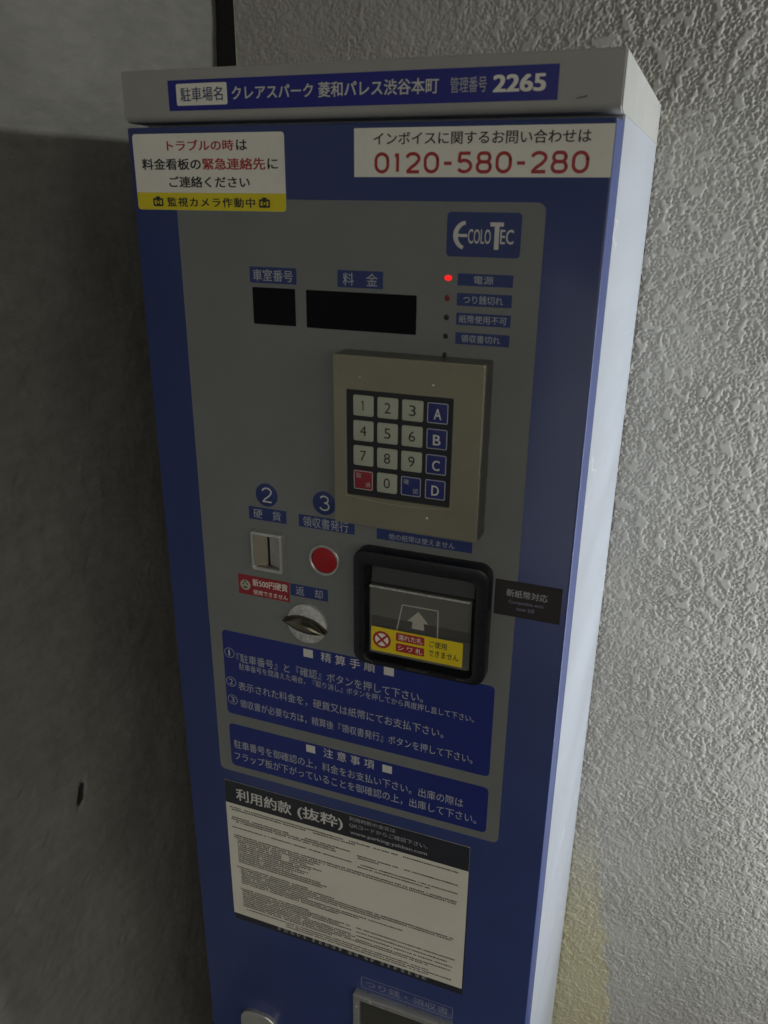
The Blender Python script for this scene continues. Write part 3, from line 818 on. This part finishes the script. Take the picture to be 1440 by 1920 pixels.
nb_ = plate('new_note_sticker', 349.6, 409.2, 1045.9, 1081.1, -.28, -.55, M['black_label'], pm, r=.4)
text('新紙幣対応', 360.2, 397.0, 1065.6, 1073.0, -.68, M['ink_soft'], nb_, bold=.004)
text('Compatible with', 362.8, 394.0, 1058.2, 1062.4, -.68, M['ink_faint'], nb_)
text('new bill', 370.5, 386, 1052.8, 1056.6, -.68, M['ink_faint'], nb_)

# instruction blocks
def square(x, z, parent):
    bm = bmesh.new(); quad(bm, x - 5.3, x + 5.3, z - 4.7, z + 4.7, PY - .26); build('square_mark', bm, M['ink_white'], parent, smooth=0)
def circled(s, cx, cz, parent):
    bm = bmesh.new()
    e = lambda r: [((cx + r * math.cos(t)) / 1000, (cz + r * math.sin(t)) / 1000) for t in (2 * math.pi * i / 28 for i in range(28))]
    loft(bm, [(e(6.1), PY - .26), (e(5.5), PY - .26)], False, False)
    build('number_ring', bm, M['ink_soft'], parent, smooth=0)
    text(s, cx - (2.3 if s != '1' else 1.5), cx + (2.3 if s != '1' else .8), cz - 3.6, cz + 3.6, PY - .26, M['ink_soft'], parent)
b1 = plate('procedure_block', 59.2, 355.8, 863.8, 968.6, PY + .02, PY - .12, M['block_blue'], pm, r=5)
square(160.6, 961.6, b1); square(248.9, 960.6, b1)
text('精 算 手 順', 174.8, 234.2, 955.6, 966.8, PY - .26, M['ink_white'], b1, bold=.0)
circled('1', 66.8, 941.6, b1)
text('『駐車番号』と『確認』ボタンを押して下さい。', 75.4, 285.2, 932.6, 943.6, PY - .26, M['ink_soft'], b1, bold=.002)
text('駐車番号を間違えた場合，『取り消し』ボタンを押してから再度押し直して下さい。', 77.6, 337.4, 923.0, 931.2, PY - .26, M['ink_soft'], b1, bold=-.002, res=2)
circled('2', 66.5, 905.3, b1)
text('表示された料金を，硬貨又は紙幣にてお支払下さい。', 75.2, 307.3, 896.6, 907.8, PY - .26, M['ink_soft'], b1, bold=.002)
circled('3', 66.9, 882.5, b1)
text('領収書が必要な方は，精算後『領収書発行』ボタンを押して下さい。', 75.9, 338.2, 874.4, 885.2, PY - .26, M['ink_soft'], b1, bold=.0)
b2 = plate('notice_block', 59.8, 356.4, 793.6, 850.2, PY + .02, PY - .12, M['block_blue'], pm, r=5)
square(160.3, 842.8, b2); square(248.4, 842.0, b2)
text('注 意 事 項', 175.4, 233.9, 837.0, 848.6, PY - .26, M['ink_white'], b2)
text('駐車番号を御確認の上，料金をお支払い下さい。出庫の際は', 64.6, 331.2, 817.6, 829.2, PY - .26, M['ink_soft'], b2, bold=.002)
text('フラップ板が下がっていることを御確認の上，出庫して下さい。', 64.3, 345.8, 801.4, 813.0, PY - .26, M['ink_soft'], b2, bold=.002)

# terms sheet, stuck over an older one
old = plate('older_sheet', 48.8, 342.4, 555.8, 700, .05, -.35, M['header_black'], pm, r=.4)
bm = bmesh.new(); xx = 108.0
while xx < 300:      # tops of a line of lettering that the newer sheet covers
    for q in range(3): quad(bm, xx + random.uniform(0, 1), xx + random.uniform(3.5, 6), 560.2 + q * 2.1, 560.9 + q * 2.1, -.45)
    vx = xx + random.uniform(.8, 4); quad(bm, vx, vx + .7, 559.6, 566, -.46)
    xx += 8.6 if random.random() > .12 else 12
ob_ = build('covered_print', bm, M['ink_soft'], old, smooth=0, normals=False)
tm = plate('terms_sheet', 47.9, 341.2, 565.4, 769.6, -.36, -.75, M['paper_white'], pm, r=.3)
bm = bmesh.new(); quad(bm, 48.0, 341.1, 737.2, 769.5, -.82); build('header_band', bm, M['header_black'], tm, smooth=0)
text('利用約款', 62.7, 134, 744.4, 761.4, -.95, M['ink_white'], tm, bold=.016)
text('(抜粋)', 141.5, 197.2, 743.0, 762.3, -.95, M['ink_white'], tm, bold=.016)
text('利用約款の全文は', 204.9, 258.8, 761.0, 766.6, -.95, M['ink_soft'], tm)
text('QRコードからご確認下さい。', 204.9, 295.2, 751.6, 758.0, -.95, M['ink_soft'], tm)
text('www.parking-yakkan.com', 205.8, 294.9, 741.4, 747.4, -.95, M['ink_soft'], tm, bold=.01)

fp = bmesh.new()
def fine_line(z, x0, x1, hgt=1.9, dense=1.0, breaks=()):
    x = x0
    while x < x1:
        if any(a <= x <= c for a, c in breaks): x += 1; continue
        if random.random() < .05: x += random.uniform(1, 2.2); continue
        w = hgt * .82; t = .6
        k = random.choice((0, 1, 2, 2))
        for i in range(2 + (k > 0)):
            zz = z + hgt * (i + random.uniform(.1, .5)) / 3
            quad(fp, x, x + w * random.uniform(.7, 1), zz, zz + t, -.84)
        xx = x + w * random.uniform(.1, .7)
        quad(fp, xx, xx + t, z, z + hgt, -.845)
        x += hgt * 1.02
L_ = fine_line
L_(730.6, 53, 67); L_(727.4, 55, 150); L_(730.6, 72, 330, breaks=((196, 204), (262, 268)))
L_(727.4, 160, 212)
L_(716, 53, 128); L_(713, 54, 186); L_(710.0, 60, 240, breaks=((188, 214),)); L_(716, 150, 205)
L_(713.2, 214, 330, 1.7, breaks=((262, 270),))
L_(701.5, 54, 330, 1.6, breaks=((150, 154), (208, 218)))
L_(697.5, 214, 300, 1.6)
for i in range(14):
    z = 689.5 - i * 3.05
    end = (330, 328, 168, 160, 150, 170, 155, 140, 152, 146, 132, 168, 176, 170)[i]
    brk = ((118, 128),) if i in (3, 4, 5) else ()
    L_(z, 56 if i in (0, 1) else 60, end, breaks=brk)
for i in range(9):
    z = 641.5 - i * 3.05
    L_(z, 57 if i == 0 else 62, (150, 185, 328, 326, 240, 150, 268, 215, 190)[i])
for i in range(10):
    z = 607.5 - i * 3.0
    L_(z, 62 if i else 60, (150, 330, 190, 322, 150, 328, 210, 326, 300, 180)[i], breaks=((205, 212),) if i % 2 else ())
for i in range(3):
    L_(576.0 - i * 3.3, 120 if i else 66, (300, 328, 300)[i], 1.5)
fo = build('fine_print', fp, M['ink_print'], tm, smooth=0, normals=False); fo['kind'] = 'stuff'

# change tray, its label, lock
bm = bmesh.new(); outline_rr(bm, 218.4, 332.4, 511.7, 529.6, 1.5, .8, -.1)
cl = build('change_label', bm, M['ink_faint'], pm, smooth=0)
text('つり銭・領収書', 224, 327, 515.3, 526.0, -.1, M['ink_faint'], cl)
bm = bmesh.new()
TO = lambda e: rr(211.0 + e, 333 - e, 415 + e, 508 - e, 2)
TI = lambda e: rr(219.0 + e, 325 - e, 423 + e, 500 - e, 1.5)
loft(bm, [(TO(0), .05), (TO(0), -8.5), (TO(1.0), -10), (TI(-1), -10), (TI(0), -9), (TI(2), -1.5)], False, True)
tray = build('change_tray', bm, M['steel'], pm)
for cx, cz in ((233, 503.8), (312, 503.8), (215.2, 488)):
    disc('screw', cx, cz, 2.0, -9.9, -11.2, M['steel'], tray, edge=.7, n=4)
bm = bmesh.new(); box(bm, .2215, .3225, -.0085, -.0070, .425, .4975)
build('tray_flap', bm, paint('smoked_tray_flap', (.06, .06, .05), .2), tray)
bm = bmesh.new()
LO = lambda e: rr(47.5 + e, 101.5 - e, 330 + e, 402.5 - e, 20)
loft(bm, [(LO(0), .05), (LO(0), -4.5), (LO(.7), -5.6), (LO(2.0), -6.0)], False, True)
lk = build('lock_plate', bm, M['steel'], pm)
ringpart('lock_ring', 72, 366, 15.5, 14.2, -5.9, -6.8, M['steel_dark'], lk)
disc('lock_cylinder', 72, 366, 11.5, -5.9, -9.5, M['steel'], lk, edge=.8)
disc('lock_rivet', 97, 389, 1.6, -5.9, -7.2, M['steel'], lk, edge=.6, n=4)
